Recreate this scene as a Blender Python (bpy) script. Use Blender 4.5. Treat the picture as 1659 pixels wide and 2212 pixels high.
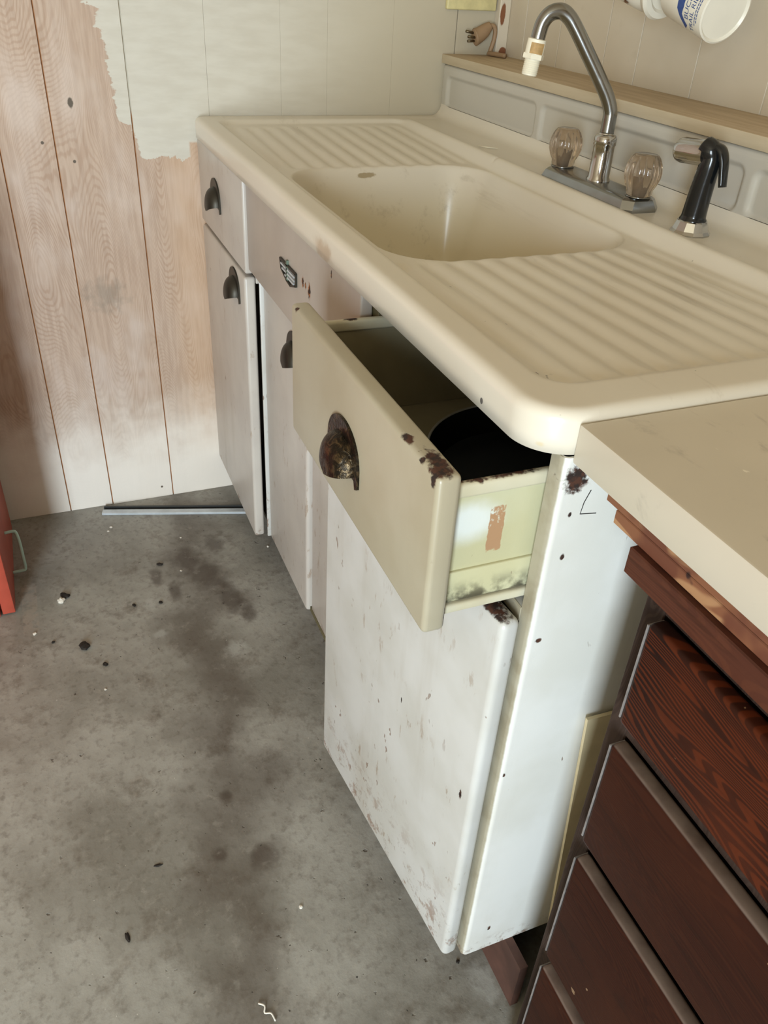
import bpy, bmesh, math, random
import numpy as np
from mathutils import Matrix, Vector

for o in list(bpy.data.objects): bpy.data.objects.remove(o, do_unlink=True)
SC = bpy.context.scene
COL = SC.collection
PI = math.pi
random.seed(7)

# ------------------------------------------------------------------ camera
cam_d = bpy.data.cameras.new('camera'); cam = bpy.data.objects.new('camera', cam_d); COL.objects.link(cam)
Rr = ((0.37219072, 0.92665023, 0.05285279), (0.53781750, -0.16890511, -0.82596816), (-0.75645648, 0.33584284, -0.56123362))
cam.matrix_world = Matrix(((Rr[0][0], -Rr[1][0], -Rr[2][0], 1.86005), (Rr[0][1], -Rr[1][1], -Rr[2][1], -0.33513),
                           (Rr[0][2], -Rr[1][2], -Rr[2][2], 1.19816), (0, 0, 0, 1)))
cam_d.sensor_fit = 'HORIZONTAL'; cam_d.sensor_width = 36.0; cam_d.lens = 36.0 * 1749.14 / 1659.0
cam_d.clip_start = 0.02; cam_d.clip_end = 100
SC.camera = cam

# ------------------------------------------------------------------ light
W = bpy.data.worlds.new('daylight'); SC.world = W; W.use_nodes = True
bg = W.node_tree.nodes['Background']; bg.inputs[0].default_value = (0.80, 0.90, 1.0, 1); bg.inputs[1].default_value = 1.0
def area(name, loc, rot, sx, sy, power, col):
    l = bpy.data.lights.new(name, 'AREA'); l.shape = 'RECTANGLE'; l.size = sx; l.size_y = sy
    l.energy = power; l.color = col
    o = bpy.data.objects.new(name, l); COL.objects.link(o); o.location = loc; o.rotation_euler = rot
    return o
# daylight entering through the open doorway behind and to the right of the camera
area('doorway_daylight', (3.66, -1.62, 0.95), (0, PI/2, 0), 1.6, 0.62, 136, (0.78, 0.91, 1.0))
VS = SC.view_settings
VS.view_transform = 'Standard'; VS.look = 'None'; VS.exposure = 0.0; VS.gamma = 1.0; VS.use_curve_mapping = False

# ------------------------------------------------------------------ node helper
def s2l(c):
    c = c / 255.0
    return c / 12.92 if c <= 0.04045 else ((c + 0.055) / 1.055) ** 2.4
def rgb(r, g, b): return (s2l(r), s2l(g), s2l(b), 1.0)

class NT:
    def __init__(s, name):
        s.m = bpy.data.materials.new(name); s.m.use_nodes = True
        s.t = s.m.node_tree; s.t.nodes.clear()
        s.out = s.t.nodes.new('ShaderNodeOutputMaterial')
        s.b = s.t.nodes.new('ShaderNodeBsdfPrincipled')
        s.t.links.new(s.b.outputs[0], s.out.inputs[0])
        s._pos = None; s._h = None
    def link(s, a, sock):
        if isinstance(a, bpy.types.NodeSocket): s.t.links.new(a, sock)
        elif a is not None:
            if hasattr(sock.default_value, '__len__') and not hasattr(a, '__len__'): a = [a] * len(sock.default_value)
            sock.default_value = a
    def pos(s):
        if s._pos is None: s._pos = s.t.nodes.new('ShaderNodeNewGeometry')
        return s._pos.outputs['Position']
    def nor(s):
        s.pos(); return s._pos.outputs['Normal']
    def obj(s): return s.t.nodes.new('ShaderNodeTexCoord').outputs['Object']
    def sep(s, v):
        n = s.t.nodes.new('ShaderNodeSeparateXYZ'); s.link(v, n.inputs[0]); return n.outputs
    def comb(s, x, y, z):
        n = s.t.nodes.new('ShaderNodeCombineXYZ')
        for i, a in enumerate((x, y, z)): s.link(a, n.inputs[i])
        return n.outputs[0]
    def mth(s, op, a, b=None, c=None, clamp=False):
        n = s.t.nodes.new('ShaderNodeMath'); n.operation = op; n.use_clamp = clamp
        s.link(a, n.inputs[0])
        if b is not None: s.link(b, n.inputs[1])
        if c is not None: s.link(c, n.inputs[2])
        return n.outputs[0]
    def vm(s, op, a, b=None):
        n = s.t.nodes.new('ShaderNodeVectorMath'); n.operation = op; s.link(a, n.inputs[0])
        if b is not None: s.link(b, n.inputs[1])
        return n.outputs['Value'] if op in ('LENGTH', 'DISTANCE', 'DOT_PRODUCT') else n.outputs[0]
    def mix(s, f, a, b, mode='MIX'):
        n = s.t.nodes.new('ShaderNodeMix'); n.data_type = 'RGBA'; n.blend_type = mode
        s.link(f, n.inputs[0]); s.link(a, n.inputs[6]); s.link(b, n.inputs[7]); return n.outputs[2]
    def noise(s, scale, detail=4, rough=0.55, vec=None, dist=0.0):
        n = s.t.nodes.new('ShaderNodeTexNoise'); s.link(vec if vec is not None else s.pos(), n.inputs['Vector'])
        n.inputs['Scale'].default_value = scale; n.inputs['Detail'].default_value = detail
        n.inputs['Roughness'].default_value = rough; n.inputs['Distortion'].default_value = dist
        return n.outputs['Fac']
    def vor(s, scale, vec=None, feat='F1'):
        n = s.t.nodes.new('ShaderNodeTexVoronoi'); n.feature = feat
        s.link(vec if vec is not None else s.pos(), n.inputs['Vector']); n.inputs['Scale'].default_value = scale
        return n.outputs['Distance']
    def wave(s, scale, dist, vec, det=2, dscale=1.0, dr='X', prof='SIN', typ='BANDS'):
        n = s.t.nodes.new('ShaderNodeTexWave'); n.wave_type = typ; n.bands_direction = dr; n.wave_profile = prof
        s.link(vec, n.inputs['Vector']); n.inputs['Scale'].default_value = scale; n.inputs['Distortion'].default_value = dist
        n.inputs['Detail'].default_value = det; n.inputs['Detail Scale'].default_value = dscale
        return n.outputs['Fac']
    def rng(s, v, a, b, c=0.0, d=1.0, smooth=True):
        n = s.t.nodes.new('ShaderNodeMapRange'); n.interpolation_type = 'SMOOTHSTEP' if smooth else 'LINEAR'
        s.link(v, n.inputs[0])
        for i, q in enumerate((a, b, c, d)): s.link(q, n.inputs[1 + i])
        return n.outputs[0]
    def ramp(s, v, stops):
        n = s.t.nodes.new('ShaderNodeValToRGB'); s.link(v, n.inputs[0]); e = n.color_ramp.elements
        while len(e) < len(stops): e.new(0.5)
        for k, (p, c) in zip(e, stops):
            k.position = p; k.color = c if hasattr(c, '__len__') else (c, c, c, 1)
        return n.outputs[0]
    def scale(s, v, sc): return s.vm('MULTIPLY', v, sc)
    def spots(s, lst, rough=0.75, nscale=170, soft=0.3):
        """ragged world-space blots: list of (centre, radii)"""
        nz = s.mth('SUBTRACT', s.noise(nscale, 3), 0.5); r = None
        for c, q in lst:
            d = s.vm('LENGTH', s.vm('DIVIDE', s.vm('SUBTRACT', s.pos(), c), q))
            d = s.mth('MULTIPLY_ADD', nz, rough * 2.4, d)
            k = s.rng(d, 1.0 + soft, 1.0 - soft)
            r = k if r is None else s.mth('MAXIMUM', r, k)
        return r
    def bump(s, h, strength=0.3, dist=0.002):
        n = s.t.nodes.new('ShaderNodeBump'); n.inputs['Strength'].default_value = strength; n.inputs['Distance'].default_value = dist
        s.link(h, n.inputs['Height'])
        if s._h is not None: s.t.links.new(s._h, n.inputs['Normal'])
        s._h = n.outputs[0]; s.t.links.new(s._h, s.b.inputs['Normal'])
    def fin(s, col, rough=0.5, metal=0.0, **kw):
        s.link(col, s.b.inputs['Base Color']); s.link(rough, s.b.inputs['Roughness']); s.link(metal, s.b.inputs['Metallic'])
        for k, v in kw.items(): s.link(v, s.b.inputs[k.replace('_', ' ')])
        return s.m

def plain(name, c, rough=0.5, metal=0.0, var=0.08, nscale=14, **kw):
    n = NT(name)
    f = n.rng(n.noise(nscale, 4), 0.3, 0.7, 1 - var, 1 + var)
    return n.fin(n.vm('MULTIPLY', n.mix(0.0, c, c), n.comb(f, f, f)), rough, metal, **kw)

# ------------------------------------------------------------------ materials
def paint(name, base, alt, spots=(), specks=0.25, zrust=None, rust_col=rgb(74, 42, 26), extra=None, rough=0.34, grime=0.25):
    n = NT(name)
    c = n.mix(n.rng(n.noise(7, 4), 0.35, 0.68), base, alt)
    streak = n.noise(16, 4, 0.6, n.scale(n.pos(), (1, 1, 0.12)))
    c = n.mix(n.mth('MULTIPLY', n.rng(streak, 0.5, 0.8), grime), c, rgb(150, 136, 112))
    if extra: c = extra(n, c)
    if grime > 0.3:
        sc2 = n.mth('MULTIPLY', n.rng(n.noise(70, 4, 0.65, n.scale(n.pos(), (1, 1, 0.35))), 0.60, 0.68), n.rng(n.noise(7, 3), 0.44, 0.60))
        c = n.mix(n.mth('MULTIPLY', sc2, 0.55), c, rgb(140, 112, 84))
    sp = n.rng(n.noise(75, 2, 0.5, n.scale(n.pos(), (1, 1, 0.55))), 0.80 - 0.1 * specks, 0.84 - 0.1 * specks)
    sp = n.mth('MULTIPLY', sp, n.rng(n.noise(6, 2), 0.42, 0.62))
    c = n.mix(n.mth('MULTIPLY', sp, 0.75), c, rgb(108, 74, 50))
    rr = sp
    if zrust:
        z = n.sep(n.pos())[2]
        e = n.mth('MULTIPLY', n.rng(z, zrust[1], zrust[0]), n.rng(n.noise(38, 5, 0.7), 0.50, 0.64))
        c = n.mix(n.mth('MULTIPLY', e, 0.8), c, rgb(120, 84, 58)); rr = n.mth('MAXIMUM', rr, e)
    if spots:
        k = n.spots(spots); c = n.mix(k, c, n.mix(n.rng(n.noise(160, 3), 0.4, 0.6), rust_col, rgb(40, 26, 20)))
        rr = n.mth('MAXIMUM', rr, k)
    n.bump(n.noise(420, 2), 0.06, 0.001)
    n.bump(n.mth('MULTIPLY', rr, -1.0), 0.5, 0.001)
    return n.fin(c, n.rng(rr, 0, 1, rough, 0.8), 0.0)

M = {}
WSPOTS = [((1.397, 0.043, 0.852), (0.05, 0.011, 0.013)), ((1.397, 0.054, 0.862), (0.05, 0.010, 0.004)), ((1.397, 0.0395, 0.672), (0.02, 0.0032, 0.0026)),
           ((1.397, 0.044, 0.8165), (0.02, 0.0016, 0.0028)), ((1.397, 0.0610, 0.149), (0.02, 0.0020, 0.0045)), ((1.397, 0.046, 0.770), (0.02, 0.002, 0.003)),
           ((1.397, 0.033, 0.475), (0.02, 0.0014, 0.003)),
           ((0.9985, -0.03, 0.234), (0.0018, 0.03, 0.012)), ((1.3694, 0.0, 0.423), (0.0022, 0.03, 0.007)), ((1.229, -0.01, 0.437), (0.0014, 0.03, 0.004)),
           ((1.352, -0.0, 0.695), (0.040, 0.02, 0.003)), ((1.26, -0.015, 0.696), (0.05, 0.012, 0.002))]
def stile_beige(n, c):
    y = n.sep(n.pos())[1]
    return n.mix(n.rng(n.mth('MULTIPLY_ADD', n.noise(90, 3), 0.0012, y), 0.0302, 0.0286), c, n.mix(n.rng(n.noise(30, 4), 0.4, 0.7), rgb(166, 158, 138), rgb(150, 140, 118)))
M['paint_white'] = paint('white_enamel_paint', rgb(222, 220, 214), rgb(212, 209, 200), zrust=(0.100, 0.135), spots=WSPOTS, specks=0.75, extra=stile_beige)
M['paint_door'] = paint('scuffed_white_paint', rgb(202, 200, 195), rgb(190, 187, 179), zrust=(0.100, 0.27), spots=WSPOTS, specks=1.15, grime=0.35)  # scuffed white; base also darkened, weaker light on front faces put into the colour
def pinkish(n, c): return c
M['paint_far'] = paint('dull_greyed_paint', rgb(194, 186, 176), rgb(184, 175, 166), specks=0.35, grime=0.35, zrust=(0.100, 0.135))
M['paint_fascia'] = paint('pinkish_grey_paint', rgb(176, 165, 154), rgb(168, 156, 145), specks=0.4, rust_col=rgb(150, 92, 48),
    spots=[((0.737, 0.010, 0.803), (0.005, 0.03, 0.007)), ((0.750, 0.010, 0.803), (0.004, 0.03, 0.005)), ((0.768, 0.010, 0.801), (0.006, 0.03, 0.011)),
           ((0.864, 0.010, 0.856), (0.0025, 0.03, 0.005))])
M['paint_cream'] = paint('aged_cream_paint', rgb(174, 165, 143), rgb(166, 155, 131), specks=0.45, grime=0.12,
    spots=[((1.315, -0.076, 0.866), (0.009, 0.005, 0.003)), ((1.350, -0.079, 0.866), (0.004, 0.004, 0.004)), ((1.372, -0.075, 0.866), (0.009, 0.007, 0.004)),
           ((1.362, -0.068, 0.867), (0.022, 0.008, 0.003)), ((1.375, -0.079, 0.860), (0.004, 0.005, 0.006)), ((0.998, -0.078, 0.866), (0.004, 0.004, 0.004)),
           ((1.383, -0.063, 0.699), (0.01, 0.010, 0.004)), ((1.390, -0.0775, 0.783), (0.006, 0.003, 0.003)), ((1.383, -0.0565, 0.715), (0.004, 0.002, 0.02))])
def side_extra(n, c):
    y = n.sep(n.pos())
    c = n.mix(n.spots([((1.37, -0.035, 0.805), (0.05, 0.026, 0.018))], 0.3, 40, 0.6), c, rgb(216, 218, 210))
    bx_ = n.mth('MAXIMUM', n.mth('DIVIDE', n.mth('ABSOLUTE', n.mth('ADD', y[1], 0.008)), 0.0075), n.mth('DIVIDE', n.mth('ABSOLUTE', n.mth('SUBTRACT', y[2], 0.793)), 0.024))
    m = n.mth('MULTIPLY', n.rng(n.mth('MULTIPLY_ADD', n.noise(120, 3), 0.5, bx_), 1.3, 1.2), n.rng(n.mth('MULTIPLY_ADD', y[2], -9.0, n.noise(240, 3)), -6.93, -6.75))
    c = n.mix(m, c, rgb(174, 136, 102))
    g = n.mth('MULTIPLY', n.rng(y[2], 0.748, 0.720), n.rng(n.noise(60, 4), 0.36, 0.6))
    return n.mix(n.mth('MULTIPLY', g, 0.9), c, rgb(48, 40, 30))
M['drawer_side'] = paint('yellowed_drawer_paint', rgb(198, 196, 166), rgb(190, 184, 146), extra=side_extra, specks=0.3, grime=0.1)
M['rail_rust'] = paint('rusty_rail_paint', rgb(204, 198, 176), rgb(190, 180, 150), specks=0.6,
    spots=[((1.362, 0.0, 0.8475), (0.006, 0.03, 0.0022)), ((1.362, -0.035, 0.8475), (0.006, 0.02, 0.0018)), ((1.366, -0.030, 0.8470), (0.006, 0.003, 0.003)), ((0.997, -0.01, 0.8475), (0.02, 0.010, 0.002))])
M['inside'] = plain('cabinet_inside_olive', rgb(98, 90, 62), 0.6)
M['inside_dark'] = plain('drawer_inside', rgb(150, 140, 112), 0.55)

def enamel(name, base, yellow):
    n = NT(name)
    x, y, z = n.sep(n.pos())
    c = n.mix(n.rng(n.noise(3, 2), 0.35, 0.7), base, yellow)
    c = n.mix(n.mth('MULTIPLY', n.rng(z, 0.89, 0.80), 0.45), c, rgb(222, 210, 176))        # mineral film in the bowl
    c = n.mix(n.mth('MULTIPLY', n.mth('MULTIPLY', n.rng(n.noise(26, 5, 0.7, n.scale(n.pos(), (0.10, 1, 1))), 0.55, 0.75), n.mth('MULTIPLY', n.rng(y, 0.04, 0.06), n.rng(y, 0.45, 0.42))), 0.30), c, rgb(146, 128, 102))
    c = n.mix(n.spots([((0.447, 0.221, 0.885), (0.010, 0.024, 0.006))], 0.35, 60, 0.1), c, rgb(168, 152, 122))
    c = n.mix(n.spots([((0.447, 0.228, 0.890), (0.003, 0.008, 0.006))], 0.2, 60, 0.2), c, rgb(70, 58, 50))
    c = n.mix(n.mth('MULTIPLY', n.spots([((0.86, 0.0, 0.886), (0.03, 0.01, 0.012))], 0.7, 60, 0.5), 0.5), c, rgb(158, 120, 76))
    c = n.mix(n.spots([((1.3006, 0.0, 0.8837), (0.0025, 0.01, 0.003))], 0.1, 60, 0.1), c, rgb(110, 104, 98))
    c = n.mix(n.spots([((1.383, 0.004, 0.882), (0.006, 0.01, 0.0035))], 0.3, 60, 0.2), c, rgb(214, 196, 160))
    c = n.mix(n.spots([((0.94, 0.17, 0.80), (0.03, 0.02, 0.06)), ((0.93, 0.22, 0.80), (0.02, 0.012, 0.05))], 0.5, 50, 0.5), c, rgb(196, 172, 112))
    sp = n.mth('MULTIPLY', n.rng(n.noise(120, 1), 0.80, 0.82), n.rng(n.noise(9, 2), 0.5, 0.62))
    blk = n.spots([((1.055, 0.087, 0.905), (0.0022, 0.0022, 0.01)), ((1.18, 0.0894, 0.905), (0.0013, 0.0013, 0.01)), ((1.304, 0.0508, 0.905), (0.003, 0.0012, 0.01)),
                   ((1.3106, 0.0576, 0.905), (0.0015, 0.001, 0.01)), ((1.306, 0.0598, 0.905), (0.001, 0.001, 0.01))], 0.3, 200, 0.2)
    c = n.mix(n.mth('MAXIMUM', n.mth('MULTIPLY', sp, 0.6), blk), c, rgb(66, 52, 40))
    return n.fin(c, 0.30, 0.0, Coat_Weight=0.12, Coat_Roughness=0.14)
M['enamel'] = enamel('ivory_porcelain_enamel', rgb(222, 214, 198), rgb(216, 206, 188))
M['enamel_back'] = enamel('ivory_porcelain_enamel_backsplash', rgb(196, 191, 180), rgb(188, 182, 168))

def chrome(name, c, rough, spot=0.15):
    n = NT(name)
    f = n.rng(n.noise(40, 3, 0.6), 0.45, 0.75)
    return n.fin(n.mix(n.mth('MULTIPLY', f, spot * 2), c, rgb(120, 112, 98)), n.mth('MULTIPLY_ADD', f, 0.08, rough), 1.0)
M['chrome'] = chrome('chrome', rgb(190, 190, 190), 0.10, 0.05)
M['chrome_dull'] = chrome('dull_worn_chrome', rgb(150, 151, 150), 0.20, 0.06)
def acrylic():
    n = NT('smoky_clear_acrylic')
    return n.fin(rgb(208, 192, 174), 0.08, 0.0, Transmission_Weight=0.92, IOR=1.46)
M['acrylic'] = acrylic()
M['acrylic_cap'] = plain('acrylic_cap', rgb(150, 134, 114), 0.2, 0.0)
M['pvc'] = plain('white_pvc', rgb(232, 224, 202), 0.45)
M['tape'] = plain('tan_label_residue', rgb(176, 142, 92), 0.7, 0, 0.2, 90)
M['black'] = plain('black_plastic', rgb(22, 24, 26), 0.18)
M['pan'] = plain('black_nonstick', rgb(24, 24, 25), 0.28)
M['pan_rim'] = plain('pan_rim_steel', rgb(176, 174, 168), 0.45, 0.4)

def cup_metal():
    n = NT('antique_bronze')
    v = n.noise(85, 4, 0.65, None, 1.5)
    c = n.mix(n.rng(v, 0.48, 0.66), rgb(44, 38, 30), rgb(96, 80, 58))
    n.bump(v, 0.8, 0.0022)
    return n.fin(c, 0.33, 0.85)
M['bronze'] = cup_metal()
M['bronze_plain'] = plain('dark_pewter', rgb(62, 58, 50), 0.45, 0.7)

def wood_panel():
    n = NT('pale_plywood_panelling')
    P = n.pos(); x, y, z = n.sep(P)
    q = n.comb(n.mth('MULTIPLY', x, 4.0), y, n.mth('MULTIPLY', z, 0.085))
    fig = n.noise(5.5, 1, 0.35, n.comb(0.0, y, n.mth('MULTIPLY', z, 0.24)))
    fig = n.mth('MULTIPLY_ADD', n.noise(70, 2, 0.5, q), 0.012, fig)
    rings = n.wave(1.0, 0.0, n.comb(n.mth('MULTIPLY', fig, 52.0), 0.0, 0.0), 0)
    fine = n.noise(120, 3, 0.6, q)
    c = n.mix(n.rng(fine, 0.35, 0.65), rgb(192, 168, 148), rgb(178, 153, 133))
    c = n.mix(n.mth('MULTIPLY', n.mth('MULTIPLY', n.rng(rings, 0.35, 1.0), n.rng(n.noise(6, 2), 0.35, 0.6, 0.35, 1.0)), 0.42), c, rgb(158, 124, 98))
    c = n.mix(n.mth('MULTIPLY', n.rng(n.noise(4.5, 3, 0.6, n.comb(0.0, n.mth('MULTIPLY', y, 1.7), z)), 0.46, 0.72), 0.55), c, rgb(212, 196, 184))  # thin whitewash
    c = n.mix(n.mth('MULTIPLY', n.rng(y, -0.10, -0.03), 0.35), c, rgb(206, 168, 130))
    c = n.mix(n.mth('MULTIPLY', n.rng(n.mth('ADD', z, n.mth('MULTIPLY', n.noise(14, 3), 0.2)), 0.46, 0.18), 0.85), c, rgb(242, 234, 222))  # boards lightened near the floor: low doorway light painted into the colour
    c = n.mix(n.mth('MULTIPLY', n.spots([((0, -0.222, 0.55), (0.05, 0.034, 0.03))], 1.3, 40, 0.7), 0.42), c, rgb(118, 112, 100))
    c = n.mix(n.spots([((0, -0.2365, 0.9376), (0.05, 0.005, 0.009)), ((0, -0.245, 0.83), (0.05, 0.003, 0.003)), ((0, -0.30, 0.866), (0.05, 0.003, 0.003)),
                       ((0, -0.15, 0.03), (0.05, 0.003, 0.003))], 0.3, 150, 0.25), c, rgb(92, 80, 66))
    # ragged edge of the white paint
    zn = n.mth('DIVIDE', n.mth('SUBTRACT', n.mth('MULTIPLY_ADD', n.mth('SUBTRACT', n.noise(45, 4, 0.65), 0.5), 0.045, z), 0.80), 0.40)
    st = [(0.80, 0.6), (0.822, 0.6), (0.834, -0.112), (0.844, -0.116), (0.897, -0.127), (0.903, -0.146), (0.9226, -0.154), (0.956, -0.152), (0.992, -0.156),
          (1.02, -0.162), (1.058, -0.163), (1.066, -0.176), (1.10, -0.166), (1.107, -0.192), (1.16, -0.20)]
    yl = n.ramp(zn, [((a - 0.80) / 0.40, b + 0.3) for a, b in st])
    yl = n.mth('SUBTRACT', n.sep(yl)[0], 0.3)
    yl = n.mth('MULTIPLY_ADD', n.mth('SUBTRACT', n.noise(90, 3, 0.6, n.scale(P, (1, 0.4, 1))), 0.5), 0.034, yl)
    pm = n.rng(n.mth('SUBTRACT', y, yl), 0.0, 0.004)
    pm = n.mth('MULTIPLY', pm, n.rng(n.mth('MAXIMUM', n.mth('SUBTRACT', z, 0.862), n.mth('SUBTRACT', -0.010, y)), -0.002, 0.004))
    brush = n.noise(60, 3, 0.6, n.scale(P, (1, 0.22, 1)))
    white = n.mix(n.rng(brush, 0.3, 0.72), rgb(206, 200, 186), rgb(198, 191, 176))
    white = n.mix(n.mth('MULTIPLY', n.rng(n.noise(9, 3, 0.5, n.scale(P, (1, .5, 1.5))), 0.6, 0.75), 0.22), white, rgb(180, 170, 160))
    white = n.mix(n.rng(y, 0.05, 0.5), white, rgb(188, 177, 154))  # white darkens towards the back wall, the shade there painted in
    c = n.mix(pm, c, white)
    n.bump(n.mth('MULTIPLY', fine, n.mth('SUBTRACT', 1.0, pm)), 0.15, 0.001)
    n.bump(brush, 0.03, 0.001)
    return n.fin(c, n.rng(pm, 0, 1, 0.62, 0.5), 0.0)
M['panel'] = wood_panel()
def groove_mat():
    n = NT('groove_brown'); x, y, z = n.sep(n.pos())
    pm = n.mth('MULTIPLY', n.rng(n.mth('MULTIPLY_ADD', n.noise(40, 2), 0.05, z), 0.93, 0.96), n.rng(y, -0.16, -0.15))
    return n.fin(n.mix(pm, rgb(176, 122, 78), rgb(214, 206, 188)), 0.8, 0.0)
M['groove'] = groove_mat()
M['groove_back'] = plain('groove_painted', rgb(226, 214, 190), 0.7)
def back_wall():
    n = NT('beige_painted_panelling')
    c = n.mix(n.rng(n.noise(5, 3), 0.35, 0.7), rgb(204, 192, 172), rgb(196, 183, 161))
    c = n.mix(n.mth('MULTIPLY', n.rng(n.noise(30, 4), 0.6, 0.8), 0.2), c, rgb(160, 145, 120))
    n.bump(n.noise(200, 2), 0.05, 0.001)
    return n.fin(c, 0.48, 0.0)
M['backwall'] = back_wall()
M['room'] = plain('room_wall_tan', rgb(192, 172, 142), 0.8)
M['ceil'] = plain('ceiling_cream', rgb(210, 190, 158), 0.85)

def concrete():
    n = NT('stained_concrete')
    P = n.pos(); x, y, z = n.sep(P)
    a = n.noise(3.2, 6, 0.62); b = n.noise(13, 6, 0.68); d = n.noise(70, 4, 0.6)
    c = n.mix(n.rng(a, 0.35, 0.66), rgb(130, 127, 118), rgb(170, 168, 160))
    c = n.mix(n.mth('MULTIPLY', n.rng(b, 0.50, 0.72), 0.65), c, rgb(96, 86, 73))
    c = n.mix(n.mth('MULTIPLY', n.rng(n.noise(22, 5, 0.7, None, 0.8), 0.56, 0.72), 0.45), c, rgb(170, 166, 156))
    # noise-edged dark band beside the cabinet
    w = n.mth('MULTIPLY_ADD', n.mth('SUBTRACT', n.noise(5, 4), 0.5), 0.35, n.mth('MULTIPLY_ADD', n.mth('SUBTRACT', x, 0.7), 0.12, n.mth('ADD', y, 0.16)))
    c = n.mix(n.mth('MULTIPLY', n.rng(n.mth('ABSOLUTE', w), 0.12, 0.0), 0.6), c, rgb(74, 62, 50))
    dark = [((0.25, -0.07, 0), (0.03, 0.02, .05)), ((0.36, -0.11, 0), (0.05, 0.035, .05)), ((0.30, -0.14, 0), (0.05, 0.03, .05)), ((0.458, -0.074, 0), (0.05, 0.022, .05)),
            ((0.52, -0.05, 0), (0.03, 0.016, .05)), ((1.10, -0.17, 0), (0.018, 0.02, .05)), ((0.97, -0.20, 0), (0.012, 0.012, .05)), ((1.075, -0.235, 0), (0.012, 0.01, .05)),
            ((0.40, -0.19, 0), (0.03, 0.012, .05)), ((0.33, -0.22, 0), (0.03, 0.012, .05))]
    c = n.mix(n.mth('MULTIPLY', n.spots(dark, 0.8, 30, 0.5), 0.6), c, rgb(62, 48, 38))
    lite = [((0.428, -0.245, 0), (0.016, 0.010, .05)), ((0.53, -0.24, 0), (0.012, 0.012, .05)), ((1.40, 0.07, 0), (0.03, 0.016, .05)), ((0.62, -0.10, 0), (0.02, 0.02, .05))]
    c = n.mix(n.mth('MULTIPLY', n.spots(lite, 0.9, 45, 0.5), 0.6), c, rgb(178, 178, 172))
    # worn strip of light tape residue by the red cabinet
    t = n.mth('MULTIPLY', n.mth('MULTIPLY', n.rng(x, 0.27, 0.29), n.rng(x, 0.47, 0.40)), n.rng(n.mth('ABSOLUTE', n.mth('ADD', y, 0.492)), 0.017, 0.014))
    t = n.mth('MULTIPLY', t, n.rng(n.noise(55, 3), 0.36, 0.5))
    c = n.mix(n.mth('MULTIPLY', t, 0.65), c, rgb(158, 148, 136))
    c = n.mix(n.mth('MULTIPLY', n.rng(d, 0.50, 0.70), 0.35), c, rgb(88, 80, 70))
    c = n.mix(n.mth('MULTIPLY', n.rng(n.noise(34, 5, 0.7), 0.55, 0.7), 0.25), c, rgb(176, 172, 162))
    pits = n.rng(n.noise(46, 3, 0.6), 0.67, 0.74)
    c = n.mix(n.mth('MULTIPLY', pits, 0.7), c, rgb(58, 50, 42))
    wsp = n.rng(n.noise(150, 1), 0.795, 0.815)
    c = n.mix(n.mth('MULTIPLY', wsp, 0.8), c, rgb(206, 202, 194))
    dp = n.rng(n.noise(120, 1, .5, n.vm('ADD', P, (3, 7, 0))), 0.78, 0.80)
    c = n.mix(n.mth('MULTIPLY', dp, 0.8), c, rgb(40, 34, 30))
    n.bump(n.mth('SUBTRACT', n.mth('ADD', b, n.mth('MULTIPLY', d, 0.5)), pits), 0.35, 0.003)
    return n.fin(c, n.rng(a, 0.3, 0.7, 0.42, 0.62), 0.0)
M['floor'] = concrete()

def dark_wood(name, lo, hi, contrast, dust=True, sc=1.0, vertical=False):
    n = NT(name)
    P = n.pos(); x, y, z = n.sep(P)
    if vertical: x, z = z, x
    fig = n.noise(5.5 * sc, 2, 0.5, n.comb(n.mth('MULTIPLY', x, 0.30), n.mth('MULTIPLY', y, 0.3), n.mth('MULTIPLY', z, 2.0)))
    rings = n.wave(1.0, 0.0, n.comb(n.mth('MULTIPLY', fig, 24.0), 0.0, 0.0), 0)
    fine = n.noise(150, 3, 0.6, n.comb(n.mth('MULTIPLY', x, 0.05), n.mth('MULTIPLY', y, 0.3), z))
    c = n.mix(n.rng(n.noise(5, 3), 0.35, 0.65), lo, n.mix(0.45, lo, hi))
    c = n.mix(n.mth('MULTIPLY', n.rng(rings, 0.42, 0.75), contrast), c, hi)
    c = n.mix(n.mth('MULTIPLY', n.rng(fine, 0.5, 0.7), 0.35), c, rgb(24, 14, 10))
    c = n.mix(n.mth('MULTIPLY', n.rng(n.noise(9, 3), 0.6, 0.72), 0.6), c, rgb(30, 20, 17))
    sc_ = n.mth('MULTIPLY', n.rng(n.noise(95, 1), 0.79, 0.81), 0.6)
    c = n.mix(sc_, c, rgb(170, 140, 110))
    rough = 0.46
    if dust:
        nz = n.sep(n.nor())[2]
        du = n.mth('MULTIPLY', n.rng(nz, 0.6, 0.9), n.rng(n.noise(24, 4), 0.3, 0.6, 0.55, 0.95))
        c = n.mix(du, c, rgb(128, 112, 102)); rough = n.rng(du, 0, 1, 0.46, 0.85)
    n.bump(rings, 0.12 * contrast, 0.002); n.bump(fine, 0.15, 0.001)
    return n.fin(c, rough, 0.0, Specular_IOR_Level=0.16)
M['wood_grain'] = dark_wood('dark_stained_fir_bold_grain', rgb(32, 15, 11), rgb(92, 40, 18), 0.7, False)
M['wood_dark'] = dark_wood('dark_stained_fir', rgb(46, 21, 14), rgb(64, 32, 19), 0.35)
M['wood_stile'] = dark_wood('weathered_dark_stile', rgb(46, 34, 30), rgb(74, 60, 52), 0.3, False, 1.6, True)
M['wood_apron'] = dark_wood('brown_apron', rgb(78, 44, 33), rgb(96, 56, 39), 0.3, False)
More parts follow.
